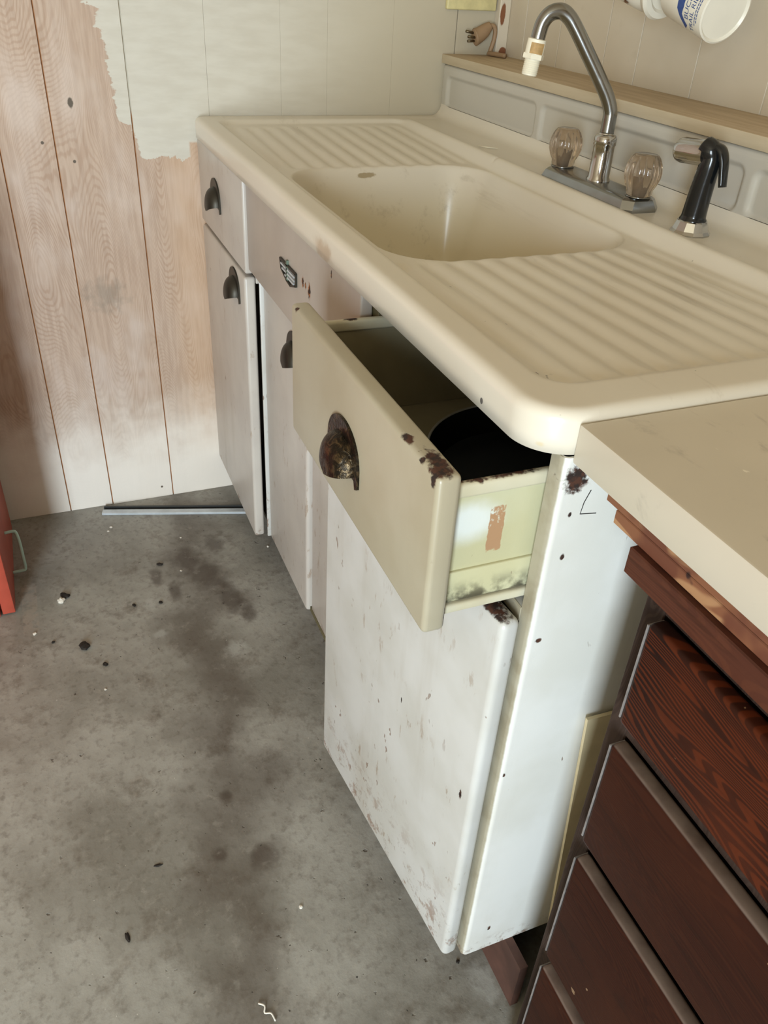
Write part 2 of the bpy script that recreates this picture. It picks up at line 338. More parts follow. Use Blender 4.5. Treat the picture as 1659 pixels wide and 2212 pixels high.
def apron_torn():
    n = NT('torn_brown_veneer')
    x, y, z = n.sep(n.pos())
    v = n.noise(9, 2, 0.5, n.comb(n.mth('MULTIPLY', n.mth('SUBTRACT', x, z), 1.0), 0.0, n.mth('MULTIPLY', z, 2.5)), 0.6)
    c = n.mix(n.rng(v, 0.51, 0.54), rgb(126, 80, 54), rgb(164, 122, 86))
    c = n.mix(n.rng(n.noise(11, 3), 0.54, 0.60), c, rgb(102, 58, 40))
    c = n.mix(n.rng(n.noise(40, 2), 0.68, 0.72), c, rgb(48, 26, 22))
    return n.fin(c, 0.6, 0.0)
M['wood_torn'] = apron_torn()
M['edge'] = plain('pale_grey_edge', rgb(126, 120, 117), 0.6, 0, 0.25, 60)  # pale grey line along the left ends of the wooden drawers
def ledge_mat():
    n = NT('worn_painted_ledge')
    x, y, z = n.sep(n.pos())
    nz = n.sep(n.nor())[2]
    g = n.noise(60, 4, 0.6, n.comb(n.mth('MULTIPLY', x, 0.1), y, z))
    top = n.mix(n.rng(g, 0.35, 0.65), rgb(196, 176, 148), rgb(180, 158, 128))
    fr = n.mix(n.rng(g, 0.3, 0.7), rgb(202, 188, 162), rgb(192, 176, 148))
    return n.fin(n.mix(n.rng(nz, 0.5, 0.9), fr, top), 0.6, 0.0)
M['ledge'] = ledge_mat()
def laminate():
    n = NT('off_white_laminate')
    nz = n.sep(n.nor())[2]
    sm = n.noise(20, 5, 0.65, n.scale(n.pos(), (0.6, 1.6, 1)), 0.6)
    c = n.mix(n.rng(n.noise(4, 3), 0.35, 0.7), rgb(214, 204, 186), rgb(204, 194, 176))
    c = n.mix(n.mth('MULTIPLY', n.rng(sm, 0.58, 0.74), 0.5), c, rgb(126, 116, 108))
    c = n.mix(n.rng(n.noise(34, 2, .5, n.scale(n.pos(), (1, 2.2, 1))), 0.755, 0.775), c, rgb(234, 226, 208))
    return n.fin(c, 0.42, 0.0)
M['laminate'] = laminate()
M['red'] = plain('red_enamel', rgb(172, 74, 56), 0.42, 0, 0.1, 20)
M['mint'] = plain('mint_painted_wire', rgb(176, 206, 196), 0.4)
M['mug'] = plain('white_glazed_mug', rgb(228, 222, 206), 0.3, 0, 0.03)
M['blue'] = plain('blue_print', rgb(44, 72, 132), 0.4, 0, 0.05)
M['brown_print'] = plain('brown_print', rgb(104, 66, 42), 0.4, 0, 0.4, 240)
M['plate'] = plain('cream_cover_plate', rgb(206, 194, 142), 0.5, 0, 0.1, 40)
M['plug'] = plain('tan_rubber', rgb(150, 122, 92), 0.55)
M['prong'] = plain('tarnished_brass_prong', rgb(112, 98, 76), 0.4, 0.9)
M['alu'] = plain('grey_aluminium', rgb(196, 202, 206), 0.35, 0.3, 0.1, 30)
M['alu_dark'] = plain('dark_track_groove', rgb(46, 48, 48), 0.5)
M['toe'] = plain('rusty_brown_toe_board', rgb(84, 56, 46), 0.7, 0, 0.3, 18)
M['cream_board'] = plain('cream_hardboard', rgb(214, 198, 160), 0.6, 0, 0.1, 12)
M['trim'] = None
def trim_mat():
    n = NT('chipped_white_trim')
    c = n.mix(n.spots([((0.012, 0.69, 1.115), (0.05, 0.006, 0.022)), ((0.02, 0.70, 1.045), (0.05, 0.01, 0.008))], 0.4, 60, 0.15), rgb(208, 196, 176), rgb(128, 80, 52))
    return n.fin(c, 0.5, 0.0)
M['trim'] = trim_mat()
M['chip_white'] = plain('white_chip', rgb(224, 218, 206), 0.7)
M['chip_dark'] = plain('dark_crumb', rgb(34, 28, 22), 0.8)
M['drain'] = chrome('drain_steel', rgb(170, 168, 160), 0.25)

# ------------------------------------------------------------------ mesh helpers
def mkobj(name, me, mat=None, parent=None, loc=None, smooth=True, auto=None):
    o = bpy.data.objects.new(name, me); COL.objects.link(o)
    if mat is not None and not me.materials: me.materials.append(mat)
    if smooth:
        me.shade_smooth()
        if auto is not None: me.set_sharp_from_angle(angle=math.radians(auto))
    if parent is not None: o.parent = parent
    if loc is not None: o.location = loc
    return o
def bm_mesh(name, bm):
    bmesh.ops.recalc_face_normals(bm, faces=bm.faces[:])
    me = bpy.data.meshes.new(name); bm.to_mesh(me); bm.free(); return me
def box_bm(x0, x1, y0, y1, z0, z1, bev=0.0, seg=2, bm=None):
    b = bmesh.new()
    bmesh.ops.create_cube(b, size=1.0)
    for v in b.verts: v.co = Vector((x0 + (v.co.x + .5) * (x1 - x0), y0 + (v.co.y + .5) * (y1 - y0), z0 + (v.co.z + .5) * (z1 - z0)))
    if bev > 0: bmesh.ops.bevel(b, geom=b.edges[:], offset=bev, offset_type='OFFSET', segments=seg, profile=0.5, affect='EDGES')
    if bm is None: return b
    me = bpy.data.meshes.new('t'); b.to_mesh(me); b.free(); bm.from_mesh(me); bpy.data.meshes.remove(me); return bm
def box(name, x0, x1, y0, y1, z0, z1, mat, parent=None, bev=0.0, seg=2):
    return mkobj(name, bm_mesh(name, box_bm(x0, x1, y0, y1, z0, z1, bev, seg)), mat, parent, auto=35)
def boxes(name, lst, mat, parent=None, bev=0.0):
    bm = bmesh.new()
    for q in lst: box_bm(*q, bev, 2, bm)
    return mkobj(name, bm_mesh(name, bm), mat, parent, auto=35)
def lathe_bm(prof, seg=32, bm=None, mod=None, cap=True):
    """prof: (r, z) from bottom to top round the z axis; mod(angle, i) scales r"""
    bm = bm or bmesh.new(); rings = []
    for i, (r, z) in enumerate(prof):
        if r < 1e-6: rings.append([bm.verts.new((0, 0, z))]); continue
        rings.append([bm.verts.new((r * (mod(2*PI*k/seg, i) if mod else 1) * math.cos(2*PI*k/seg), r * (mod(2*PI*k/seg, i) if mod else 1) * math.sin(2*PI*k/seg), z)) for k in range(seg)])
    for a, b in zip(rings, rings[1:]):
        for k in range(seg):
            k2 = (k + 1) % seg
            f = [a[k % len(a)], a[k2 % len(a)], b[k2 % len(b)], b[k % len(b)]]
            u = []
            for v in f:
                if v not in u: u.append(v)
            if len(u) > 2: bm.faces.new(u)
    if cap:
        for r in (rings[0], rings[-1]):
            if len(r) > 2: bm.faces.new(r)
    return bm
def tube_bm(pts, rad, seg=14, bm=None, flat=1.0, cap=True, up=Vector((0, 0, 1))):
    bm = bm or bmesh.new(); P = [Vector(p) for p in pts]; R = rad if hasattr(rad, '__len__') else [rad] * len(P)
    T = [(P[min(i+1, len(P)-1)] - P[max(i-1, 0)]).normalized() for i in range(len(P))]
    n = T[0].cross(up)
    if n.length < 1e-3: n = T[0].cross(Vector((0, 1, 0.2)))
    n.normalize(); rings = []
    for p, t, r in zip(P, T, R):
        n = (n - t * n.dot(t)).normalized(); b = t.cross(n)
        rings.append([bm.verts.new(p + n * (r * math.cos(2*PI*k/seg)) + b * (r * flat * math.sin(2*PI*k/seg))) for k in range(seg)])
    for a, b in zip(rings, rings[1:]):
        for k in range(seg): bm.faces.new((a[k], a[(k+1) % seg], b[(k+1) % seg], b[k]))
    if cap: bm.faces.new(rings[0]); bm.faces.new(rings[-1])
    return bm
def prism_bm(poly, z0, z1, bev=0.0, seg=2):
    bm = bmesh.new(); a = [bm.verts.new((x, y, z0)) for x, y in poly]; b = [bm.verts.new((x, y, z1)) for x, y in poly]
    bm.faces.new(a); tf = bm.faces.new(b); n = len(poly)
    for k in range(n): bm.faces.new((a[k], a[(k+1) % n], b[(k+1) % n], b[k]))
    if bev: bmesh.ops.bevel(bm, geom=[e for e in bm.edges], offset=bev, offset_type='OFFSET', segments=seg, profile=0.5, affect='EDGES')
    return bm
def catmull(pts, n=6):
    P = [Vector(p) for p in pts]; P = [P[0]*2 - P[1]] + P + [P[-1]*2 - P[-2]]; out = []
    for i in range(1, len(P)-2):
        for k in range(n):
            t = k / n; a, b, c, d = P[i-1:i+3]
            out.append(0.5*((2*b) + (c-a)*t + (2*a-5*b+4*c-d)*t*t + (3*b-a-3*c+d)*t**3))
    out.append(P[-2]); return out
def xf(bm, mat):
    bmesh.ops.transform(bm, matrix=mat, verts=bm.verts[:]); return bm
def thing(name, label, cat, loc=(0, 0, 0), group=None):
    o = bpy.data.objects.new(name, None); o.empty_display_size = 0.05; COL.objects.link(o); o.location = loc
    tag(o, label, cat, group); return o
def tag(o, label, cat, group=None):
    o['label'] = label; o['category'] = cat
    if group: o['group'] = group
    return o
def struct(o): o['kind'] = 'structure'; return o
def rehome(root):
    """children are modelled in world coordinates: cancel the root's own location"""
    mi = Matrix.Translation(-root.location)
    for c in root.children: c.matrix_parent_inverse = mi

L = 1.396; ZT = 0.914; YW = 0.709
# ================================================================== the room
f = struct(box('floor', -0.12, 3.75, -2.8, 0.85, -0.08, 0.0, M['floor']))
fw = struct(box('wall_left', -0.12, -0.0045, -2.8, 0.85, 0.0, 2.45, M['groove'])); fw['label'] = 'pale wood panelled end wall, partly painted white'
gy = [-2.70, -2.30, -1.95, -1.60, -1.30, -1.05, -0.80, -0.64, -0.53, -0.38, -0.277, -0.123, 0.035, 0.19, 0.292, 0.44, 0.5905, YW]
for a, b in zip(gy, gy[1:]):
    g = 0.0013 if b < 0.03 else (0.0001 if b < 0.58 else 0.0010)
    ga = 0.0013 if a < 0.03 else (0.0001 if a < 0.58 else 0.0010)
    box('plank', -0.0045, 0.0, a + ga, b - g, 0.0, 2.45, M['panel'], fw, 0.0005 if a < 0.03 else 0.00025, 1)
bw = struct(box('wall_back', -0.12, 3.75, YW + 0.002, 0.85, 0.0, 2.45, M['groove_back'])); bw['label'] = 'beige painted grooved panelling behind the sink'
gx = [0.0, 0.092, 0.2315, 0.3945, 0.4955, 0.652, 0.8165, 0.92, 1.07, 1.23, 1.33, 1.49, 1.65, 1.80, 2.1, 2.4, 2.7, 3.1, 3.6]
for a, b in zip(gx, gx[1:]):
    box('plank', a + 0.0010, b - 0.0010, YW, YW + 0.002, 0.0, 2.45, M['backwall'], bw, 0.0006, 1)
# right wall with the open doorway and the front wall: both behind the camera
wr = struct(boxes('wall_right', [(3.6, 3.72, -2.8, -2.02, 0, 2.45), (3.6, 3.72, -1.22, 0.85, 0, 2.45), (3.6, 3.72, -2.02, -1.22, 2.06, 2.45)], M['room']))
wf = struct(box('wall_front', -0.12, 3.72, -2.72, -2.6, 0, 2.45, M['room']))
struct(box('ceiling', -0.12, 3.75, -2.8, 0.85, 2.45, 2.55, M['ceil']))
struct(box('trim_1', 0.0, 0.022, 0.682, YW, 1.036, 2.45, M['trim'], None, 0.002, 1))

# ledge board above the backsplash
lb = box('ledge_board', 0.0005, 2.9, 0.5605, YW - 0.0005, 1.0185, 1.0365, M['ledge'], None, 0.0015, 2)
tag(lb, 'narrow worn tan wooden ledge running along the wall above the sink backsplash', 'ledge')
lf = box('ledge_support', 0.0005, 2.9, 0.585, YW - 0.0005, 0.91, 1.018, M['backwall'], lb)

# ================================================================== drainboard sink
def smst(a, b, x):
    t = np.clip((x - a) / (b - a), 0, 1); return t * t * (3 - 2 * t)
def rrsd(x, y, cx, cy, hx, hy, r):
    qx = np.abs(x - cx) - hx + r; qy = np.abs(y - cy) - hy + r
    return np.hypot(np.maximum(qx, 0), np.maximum(qy, 0)) + np.minimum(np.maximum(qx, qy), 0) - r
BX0, BX1, BY0, BY1 = 0.432, 0.966, 0.062, 0.432
def htop(x, y):
    sd = rrsd(x, y, (0.055 + 1.343) / 2, (0.040 + 0.446) / 2, (1.343 - 0.055) / 2, (0.446 - 0.040) / 2, 0.03)
    ins = smst(0.006, -0.012, sd)
    lx = np.clip((x - 0.06) / (BX0 - 0.06), 0, 1); rx = np.clip((1.34 - x) / (1.34 - BX1), 0, 1)
    fall = np.minimum(lx, rx)
    h = -ins * (0.0075 + 0.010 * fall)
    # drainage grooves
    wl = smst(0.085, 0.105, x) * smst(BX0 + 0.01, BX0 - 0.02, x); wr_ = smst(BX1 - 0.01, BX1 + 0.02, x) * smst(0.0, 0.010, 1.338 - x - 0.020 * (0.5 - 0.5 * np.cos(2 * PI * (y - 0.0615) / 0.0352)))
    win = smst(0.046, 0.058, y) * smst(0.432, 0.420, y)
    ph = 0.5 + 0.5 * np.cos(2 * PI * (y - 0.0615) / 0.0352)
    dep = 0.0030 + 0.0016 * fall
    h = h - (wl + wr_) * win * dep * ph ** 1.3
    # rolled ridge in front of the tap deck
    ends = smst(0.06, 0.09, x) * smst(1.35, 1.32, x)
    h = h + 0.0038 * np.exp(-((y - 0.456) / 0.009) ** 2) * ends * (1 - 0.95 * np.exp(-((x - 0.4845) / 0.005) ** 2))
    h = h - 0.002 * smst(0.462, 0.475, y) * smst(0.03, 0.05, x) * smst(1.37, 1.35, x)
    # bowl
    b = rrsd(x, y, (BX0+BX1)/2, (BY0+BY1)/2, (BX1-BX0)/2, (BY1-BY0)/2, 0.085)
    d = np.clip(-b, 0, None)
    bowl = 0.012 * smst(0.0, 0.012, d) + 0.165 * smst(0.004, 0.062, d) + 0.012 * smst(0.05, 0.17, d)
    return h - bowl
RE = 0.011
def sink_mesh():
    r_near, r_far = 0.046, 0.022
    xs = np.concatenate([np.linspace(RE, 0.10, 26)[:-1], np.linspace(0.10, 0.40, 66)[:-1], np.linspace(0.40, 0.54, 62)[:-1], np.linspace(0.54, 0.86, 60)[:-1],
                         np.linspace(0.86, 1.0, 52)[:-1], np.linspace(1.0, 1.30, 66)[:-1], np.linspace(1.30, L - RE, 30)])
    ys = np.concatenate([np.linspace(RE, 0.15, 50)[:-1], np.linspace(0.15, 0.35, 66)[:-1], np.linspace(0.35, 0.48, 50)[:-1], np.linspace(0.48, 0.540, 8)])
    X, Y = np.meshgrid(xs, ys, indexing='ij')
    def corner(X, Y, cx, sgn, r):
        a = (X - cx) * sgn / r; b = (RE + r - Y) / r
        m = (a > 0) & (b > 0); mm = np.maximum(a, b); ln = np.hypot(a, b) + 1e-9
        X2 = np.where(m, cx + sgn * r * mm * a / ln, X); Y2 = np.where(m, RE + r - r * mm * b / ln, Y)
        return X2, Y2
    X, Y = corner(X, Y, L - RE - (r_near - RE), 1, r_near - RE); X, Y = corner(X, Y, RE + (r_far - RE), -1, r_far - RE)
    Z = ZT + htop(X, Y)
    ni, nj = X.shape
    V = np.stack([X, Y, Z], -1).reshape(-1, 3).tolist(); F = []
    idx = lambda i, j: i * nj + j
    for i in range(ni - 1):
        for j in range(nj - 1): F.append((idx(i, j), idx(i+1, j), idx(i+1, j+1), idx(i, j+1)))
    # cove up to the backsplash
    prev = [idx(i, nj-1) for i in range(ni)]; rc = 0.024
    cov = []
    for k in range(1, 9):
        a = k / 8 * PI / 2
        row = []
        for i in range(ni):
            x, y, z = V[idx(i, nj-1)]
            V.append([x, 0.540 + rc * math.sin(a), z + (rc) * (1 - math.cos(a))]); row.append(len(V) - 1)
        for i in range(ni - 1): F.append((prev[i], prev[i+1], row[i+1], row[i]))
        prev = row; cov.append(row)
    # rolled edge and skirt
    path = [(c[0], a) for c, a in zip(reversed(cov), [PI/2*k/8 for k in range(8, 0, -1)])]
    path = [(i_, a_) for i_, a_ in path] + [(idx(0, j), 0.0) for j in range(nj-1, -1, -1)] + [(idx(i, 0), 0.0) for i in range(1, ni)] + [(idx(ni-1, j), 0.0) for j in range(1, nj)]
    path += [(c[-1], PI/2*(k+1)/8) for k, c in enumerate(cov)]
    pts = [Vector(V[i]) for i, _ in path]; rows = [[i for i, _ in path]]
    N = []
    for k, (i, a) in enumerate(path):
        t = pts[min(k+1, len(pts)-1)] - pts[max(k-1, 0)]
        sn = Vector((0, -math.sin(a), math.cos(a)))
        o = t.cross(sn); o.normalize(); N.append((o, sn))
    for k in range(1, 7):
        a = k / 6 * PI / 2; row = []
        for p, (o, sn) in zip(pts, N):
            q = p + o * (RE * math.sin(a)) - sn * (RE * (1 - math.cos(a))); V.append(list(q)); row.append(len(V)-1)
        rows.append(row)
    for dz in (0.014, 0.0275):
        row = []
        for p, (o, sn) in zip(pts, N):
            q = p + o * RE - sn * (RE + dz); V.append(list(q)); row.append(len(V)-1)
        rows.append(row)
    row = []
    for p, (o, sn) in zip(pts, N):
        q = p + o * (RE - 0.006) - sn * (RE + 0.0285); V.append(list(q)); row.append(len(V)-1)
    rows.append(row)
    for r0, r1 in zip(rows, rows[1:]):
        for k in range(len(r0) - 1): F.append((r0[k], r0[k+1], r1[k+1], r1[k]))
    me = bpy.data.meshes.new('drainboard'); me.from_pydata(V, [], F); me.update()
    bm = bmesh.new(); bm.from_mesh(me); bmesh.ops.recalc_face_normals(bm, faces=bm.faces[:])
    bm.to_mesh(me); bm.free(); return me
def splash_mesh():
    z0 = ZT - 0.002 + 0.024; z1 = 1.0175
    xs = np.linspace(RE, L - RE, 420); zs = np.linspace(z0, z1 - RE*0.6, 44)
    X, Z = np.meshgrid(xs, zs, indexing='ij')
    Yo = np.full_like(X, 0.564)
    for a, b in ((0.030, 0.413), (0.433, 0.963), (0.983, 1.366)):
        sd = rrsd(X, Z, (a+b)/2, 0.9655, (b-a)/2, 0.0305, 0.014)
        Yo = Yo + 0.0065 * smst(0.0030, -0.0060, sd)
    # small roll at the upper edge
    Yo = Yo + 0.003 * smst(z1 - 0.010, z1 - 0.004, Z) ** 2
    # rounded upper corners at both ends
    ni, nj = X.shape
    V = np.stack([X, Yo, Z], -1).reshape(-1, 3).tolist(); F = []
    for i in range(ni-1):
        for j in range(nj-1): F.append((i*nj+j, (i+1)*nj+j, (i+1)*nj+j+1, i*nj+j+1))
    path = [j for j in range(nj)] + [i*nj+nj-1 for i in range(1, ni)] + [(ni-1)*nj+j for j in range(nj-2, -1, -1)]
    rows = [path]
    for k in range(1, 6):
        a = k/5*PI/2; row = []
        for q, i in enumerate(path):
            x, y, z = V[i]; ox = (-1 if q < nj else (1 if q >= nj-1+ni-1 else 0)); oz = 1 if nj-1 <= q <= nj-1+ni-1 else 0
            re = RE if ox else RE*0.6
            V.append([x + ox*RE*math.sin(a), y + (RE if ox else 0.006)*(1-math.cos(a)), z + oz*RE*0.6*math.sin(a)]); row.append(len(V)-1)
        rows.append(row)
    row = []
    for i in rows[-1]:
        x, y, z = V[i]; V.append([x, 0.583, z]); row.append(len(V)-1)
    rows.append(row)
    for r0, r1 in zip(rows, rows[1:]):
        for k in range(len(r0)-1): F.append((r0[k], r0[k+1], r1[k+1], r1[k]))
    me = bpy.data.meshes.new('backsplash'); me.from_pydata(V, [], F); me.update()
    bm = bmesh.new(); bm.from_mesh(me); bmesh.ops.recalc_face_normals(bm, faces=bm.faces[:]); bm.to_mesh(me); bm.free(); return me
sink = thing('drainboard_sink', 'long ivory enamel sink with ribbed drainboards on both sides and a low backsplash', 'sink', (0.7, 0.3, 0.8755))
mkobj('drainboard', sink_mesh(), M['enamel'], sink)
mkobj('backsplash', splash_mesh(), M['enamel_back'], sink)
dr = mkobj('drain', bm_mesh('drain', lathe_bm([(0.0, 0.002), (0.022, 0.002), (0.026, 0.0005), (0.034, 0.004), (0.042, 0.0035), (0.045, 0.0)], 32, cap=False)), M['drain'], sink, (0.699, 0.26, ZT - 0.2045))
rehome(sink)

# ================================================================== steel sink cabinet
YB = 0.027; XE = 1.397; ZB = 0.100
cab = thing('sink_cabinet', 'white enamelled steel base cabinet under the sink with one drawer pulled open', 'cabinet', (0.7, 0.3, 0.0))
ZC = 0.874
# near end panel wraps round the front corner into a stile
def wrap_panel(x_out, x_in, sgn):
    r = 0.007; t = 0.0025; out = []; inn = []
    out.append((x_in, YB)); cx = x_out - sgn * r
    arc = [(cx + sgn * r * math.sin(a), YB + r - r * math.cos(a)) for a in [PI/2*k/8 for k in range(9)]]
    arc_i = [(cx + sgn * (r-t) * math.sin(a), YB + r - (r-t) * math.cos(a)) for a in [PI/2*k/8 for k in range(9)]]
    poly = [(x_in, YB)] + arc + [(x_out, 0.555), (x_out - sgn*t, 0.555)] + arc_i[::-1] + [(x_in, YB + t)]
    return poly
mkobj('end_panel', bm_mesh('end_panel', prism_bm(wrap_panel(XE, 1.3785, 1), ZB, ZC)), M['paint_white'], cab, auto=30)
mkobj('end_panel', bm_mesh('end_panel', prism_bm(wrap_panel(0.002, 0.016, -1), ZB, ZC)), M['paint_far'], cab, auto=30)
mkobj('pencil_mark', bm_mesh('pencil_mark', tube_bm([(XE, 0.0605, 0.8385), (XE, 0.0560, 0.8265), (XE, 0.0545, 0.8150), (XE, 0.0715, 0.8125)], 0.0005, 6)), M['chip_dark'], cab)
box('back_panel', 0.006, XE - 0.004, 0.548, 0.554, ZB, ZC, M['inside'], cab)
box('bottom_panel', 0.006, XE - 0.004, YB + 0.018, 0.547, ZB + 0.001, ZB + 0.012, M['inside'], cab)
for x in (0.384, 0.962):
    box('divider', x, x + 0.016, YB + 0.042, 0.547, ZB + 0.013, 0.72, M['inside'], cab)
box('stile', 0.955, 0.990, YB, YB + 0.016, 0.701, ZC, M['inside'], cab, 0.001, 1)
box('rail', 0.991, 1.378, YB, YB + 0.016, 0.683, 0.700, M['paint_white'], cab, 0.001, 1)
box('rail', 0.017, 0.383, YB, YB + 0.016, 0.683, 0.700, M['paint_far'], cab, 0.001, 1)
box('toe_kick', 0.01, 1.44, 0.092, 0.104, 0.0, ZB, M['toe'], cab)

def cup_pull(name, parent, x, y, z, mat, rz=0.0, w=0.084, plain_=False):
    """bin pull: flat back plate with a hooded half-dome, open below; local frame faces -y"""
    bm = bmesh.new()
    # back plate outline: rounded arch with small ears
    n = 28; hw = w / 2; H = 0.046
    pl = []
    for k in range(n + 1):
        a = PI * k / n
        pl.append((-hw * math.cos(a) , H * math.sin(a) ** 0.8 - 0.006))
    pl = [(-hw, -0.018), (-hw - 0.0, -0.006)] + pl[1:-1] + [(hw, -0.006), (hw, -0.018), (hw - 0.006, -0.021), (hw - 0.009, -0.012)] + [(-hw + 0.009, -0.012), (-hw + 0.006, -0.021)]
    fr = [bm.verts.new((px, -0.003, pz)) for px, pz in pl]; bk = [bm.verts.new((px, 0.0, pz)) for px, pz in pl]
    bm.faces.new(fr); bm.faces.new(bk)
    for k in range(len(pl)): bm.faces.new((fr[k], fr[(k+1) % len(pl)], bk[(k+1) % len(pl)], bk[k]))
    # hood: shell swept from the plate outwards
    def shell(off, dp):
        rows = []
        for i in range(11):
            t = i / 10 * PI / 2
            rw = []
            for k in range(25):
                a = PI * k / 24
                rx = (hw - 0.010 - off) * math.cos(t) ** 0.55 if i < 10 else 0.0
                ax = -(hw - 0.010 - off) * math.cos(a); az = (0.033 - off) * math.sin(a)
                s = math.cos(t)
                rw.append(Vector((ax * (0.55 + 0.45 * s) if False else ax * s ** 0.6, -0.002 - dp * math.sin(t), (az * s ** 0.6) - 0.013 * (1 - s ** 0.6) - 0.009)))
            rows.append(rw)
        return rows
    A = shell(0.0, 0.0205); B = shell(0.0025, 0.0182)
    for rows in (A, B):
        vs = [[bm.verts.new(p) for p in r] for r in rows]
        for r0, r1 in zip(vs, vs[1:]):
            for k in range(24):
                try: bm.faces.new((r0[k], r0[k+1], r1[k+1], r1[k]))
                except ValueError: pass
    bmesh.ops.remove_doubles(bm, verts=bm.verts[:], dist=0.0002)
    me = bm_mesh(name, bm)
    o = mkobj(name, me, mat, parent, auto=40)
    o.location = (x, y, z); o.rotation_euler = (0, 0, rz)
    return o

def slab(name, x0, x1, y0, y1, z0, z1, mat, parent, bev=0.006, seg=4):
    return mkobj(name, bm_mesh(name, box_bm(x0, x1, y0, y1, z0, z1, bev, seg)), mat, parent, auto=50)
YF = 0.004; TH = 0.0225
# far section
ld = slab('drawer', 0.004, 0.3965, YF, YF + TH, 0.7075, 0.872, M['paint_far'], cab, 0.004, 3); ld['label'] = 'closed drawer at the wall end'
cup_pull('pull', ld, 0.17, YF, 0.787, M['bronze_plain'])
dl = slab('door', 0.004, 0.3840, YF, YF + TH, ZB, 0.697, M['paint_far'], cab); dl['label'] = 'door at the wall end'
cup_pull('pull', dl, 0.305, YF, 0.652, M['bronze_plain'])
# centre section
fa = slab('fascia', 0.3985, 0.9735, 0.010, 0.0265, 0.716, ZC - 0.001, M['paint_fascia'], cab, 0.003, 3); fa['label'] = 'pinkish grey fixed panel with a small chrome emblem'
box('stile', 0.3865, 0.3925, 0.031, 0.046, ZB, 0.698, M['paint_door'], cab, 0.002, 2)
dc1 = slab('door', 0.3930, 0.6665, 0.037, 0.037 + TH, ZB, 0.690, M['paint_far'], cab, 0.007, 4)
cup_pull('pull', dc1, 0.600, 0.037, 0.630, M['bronze_plain'])
dc2 = slab('door', 0.6695, 0.960, 0.046, 0.046 + TH, ZB, 0.690, M['paint_far'], cab, 0.007, 4)
# emblem: winged shield in thin cast bars
def emblem():
    o = []
    def bar(name, pts, w, mat):
        bm = bmesh.new()
        for (x0, z0), (x1, z1) in zip(pts, pts[1:]):
            d = Vector((x1-x0, 0, z1-z0)); L_ = d.length; d.normalize(); n = Vector((-d.z, 0, d.x)) * w / 2
            y0, y1 = 0.0098, 0.0066
            a = Vector((x0, 0, z0)) - d*w*0.3; b = Vector((x1, 0, z1)) + d*w*0.3
            c = [a+n, b+n, b-n, a-n]
            v0 = [bm.verts.new((p.x, y0, p.z)) for p in c]; v1 = [bm.verts.new((p.x, y1, p.z)) for p in c]
            bm.faces.new(v1)
            for k in range(4): bm.faces.new((v0[k], v0[(k+1) % 4], v1[(k+1) % 4], v1[k]))
        return mkobj(name, bm_mesh(name, bm), mat, fa, smooth=False)
    cx, cz = 0.666, 0.794
    bar('emblem', [(cx-.042, cz+.012), (cx+.042, cz+.012), (cx+.042, cz-.006), (cx+.014, cz-.014), (cx-.006, cz-.012), (cx-.036, cz-.002), (cx-.042, cz+.012)], 0.0032, M['bronze_plain'])
    bar('emblem', [(cx-.036, cz+.006), (cx+.036, cz+.006)], 0.003, M['alu'])
    bar('emblem', [(cx-.030, cz+.000), (cx+.036, cz+.000)], 0.0028, M['alu'])
    bar('emblem', [(cx-.014, cz-.006), (cx+.032, cz-.006)], 0.0026, M['alu'])
    bar('emblem', [(cx-.004, cz+.018), (cx-.004, cz-.010)], 0.0055, plain('verdigris', rgb(112, 128, 112), 0.5, 0.3))
emblem()
# near section: door slightly ajar on its right-hand hinges
dn = mkobj('door', bm_mesh('door', box_bm(-0.396, 0.0, 0.0, TH, ZB, 0.695, 0.008, 5)), M['paint_door'], cab, auto=50)
dn.location = (1.3905, 0.0015, 0); dn.rotation_euler = (0, 0, math.radians(5.8)); dn['label'] = 'scuffed white door at the near end, slightly ajar'
# near section: drawer pulled out
DY = -0.079
DX0, DX1 = 0.979, 1.384
drw = thing('drawer', '', ''); del drw['category']; drw['label'] = 'open cream drawer with a dark cast cup pull'
drw.parent = cab
slab('drawer_front', DX0, DX1, DY, DY + TH, 0.7015, 0.8665, M['paint_cream'], drw, 0.0055, 4)
YI = DY + TH
box('side_panel', 1.3640, 1.3665, YI, 0.42, 0.722, 0.836, M['drawer_side'], drw)
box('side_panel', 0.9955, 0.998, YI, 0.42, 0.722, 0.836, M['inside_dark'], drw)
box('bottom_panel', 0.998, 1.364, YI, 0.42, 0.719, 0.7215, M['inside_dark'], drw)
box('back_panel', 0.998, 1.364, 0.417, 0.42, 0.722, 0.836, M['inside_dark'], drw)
slab('top_rail', 1.3605, 1.3695, YI, 0.42, 0.832, 0.8465, M['rail_rust'], drw, 0.0035, 3)
slab('top_rail', 0.992, 1.001, YI, 0.42, 0.832, 0.8465, M['rail_rust'], drw, 0.0035, 3)
slab('runner', 1.3642, 1.3695, YI + 0.0005, 0.42, 0.7205, 0.7545, M['drawer_side'], drw, 0.0012, 2)
slab('runner', 1.358, 1.3725, YI + 0.0005, 0.42, 0.7085, 0.7185, M['rail_rust'], drw, 0.003, 3)
slab('runner', 0.989, 1.003, YI + 0.0005, 0.42, 0.7085, 0.7185, M['rail_rust'], drw, 0.003, 3)
cup_pull('pull', drw, 1.171, DY, 0.772, M['bronze'], 0.0, 0.092)
rehome(cab)

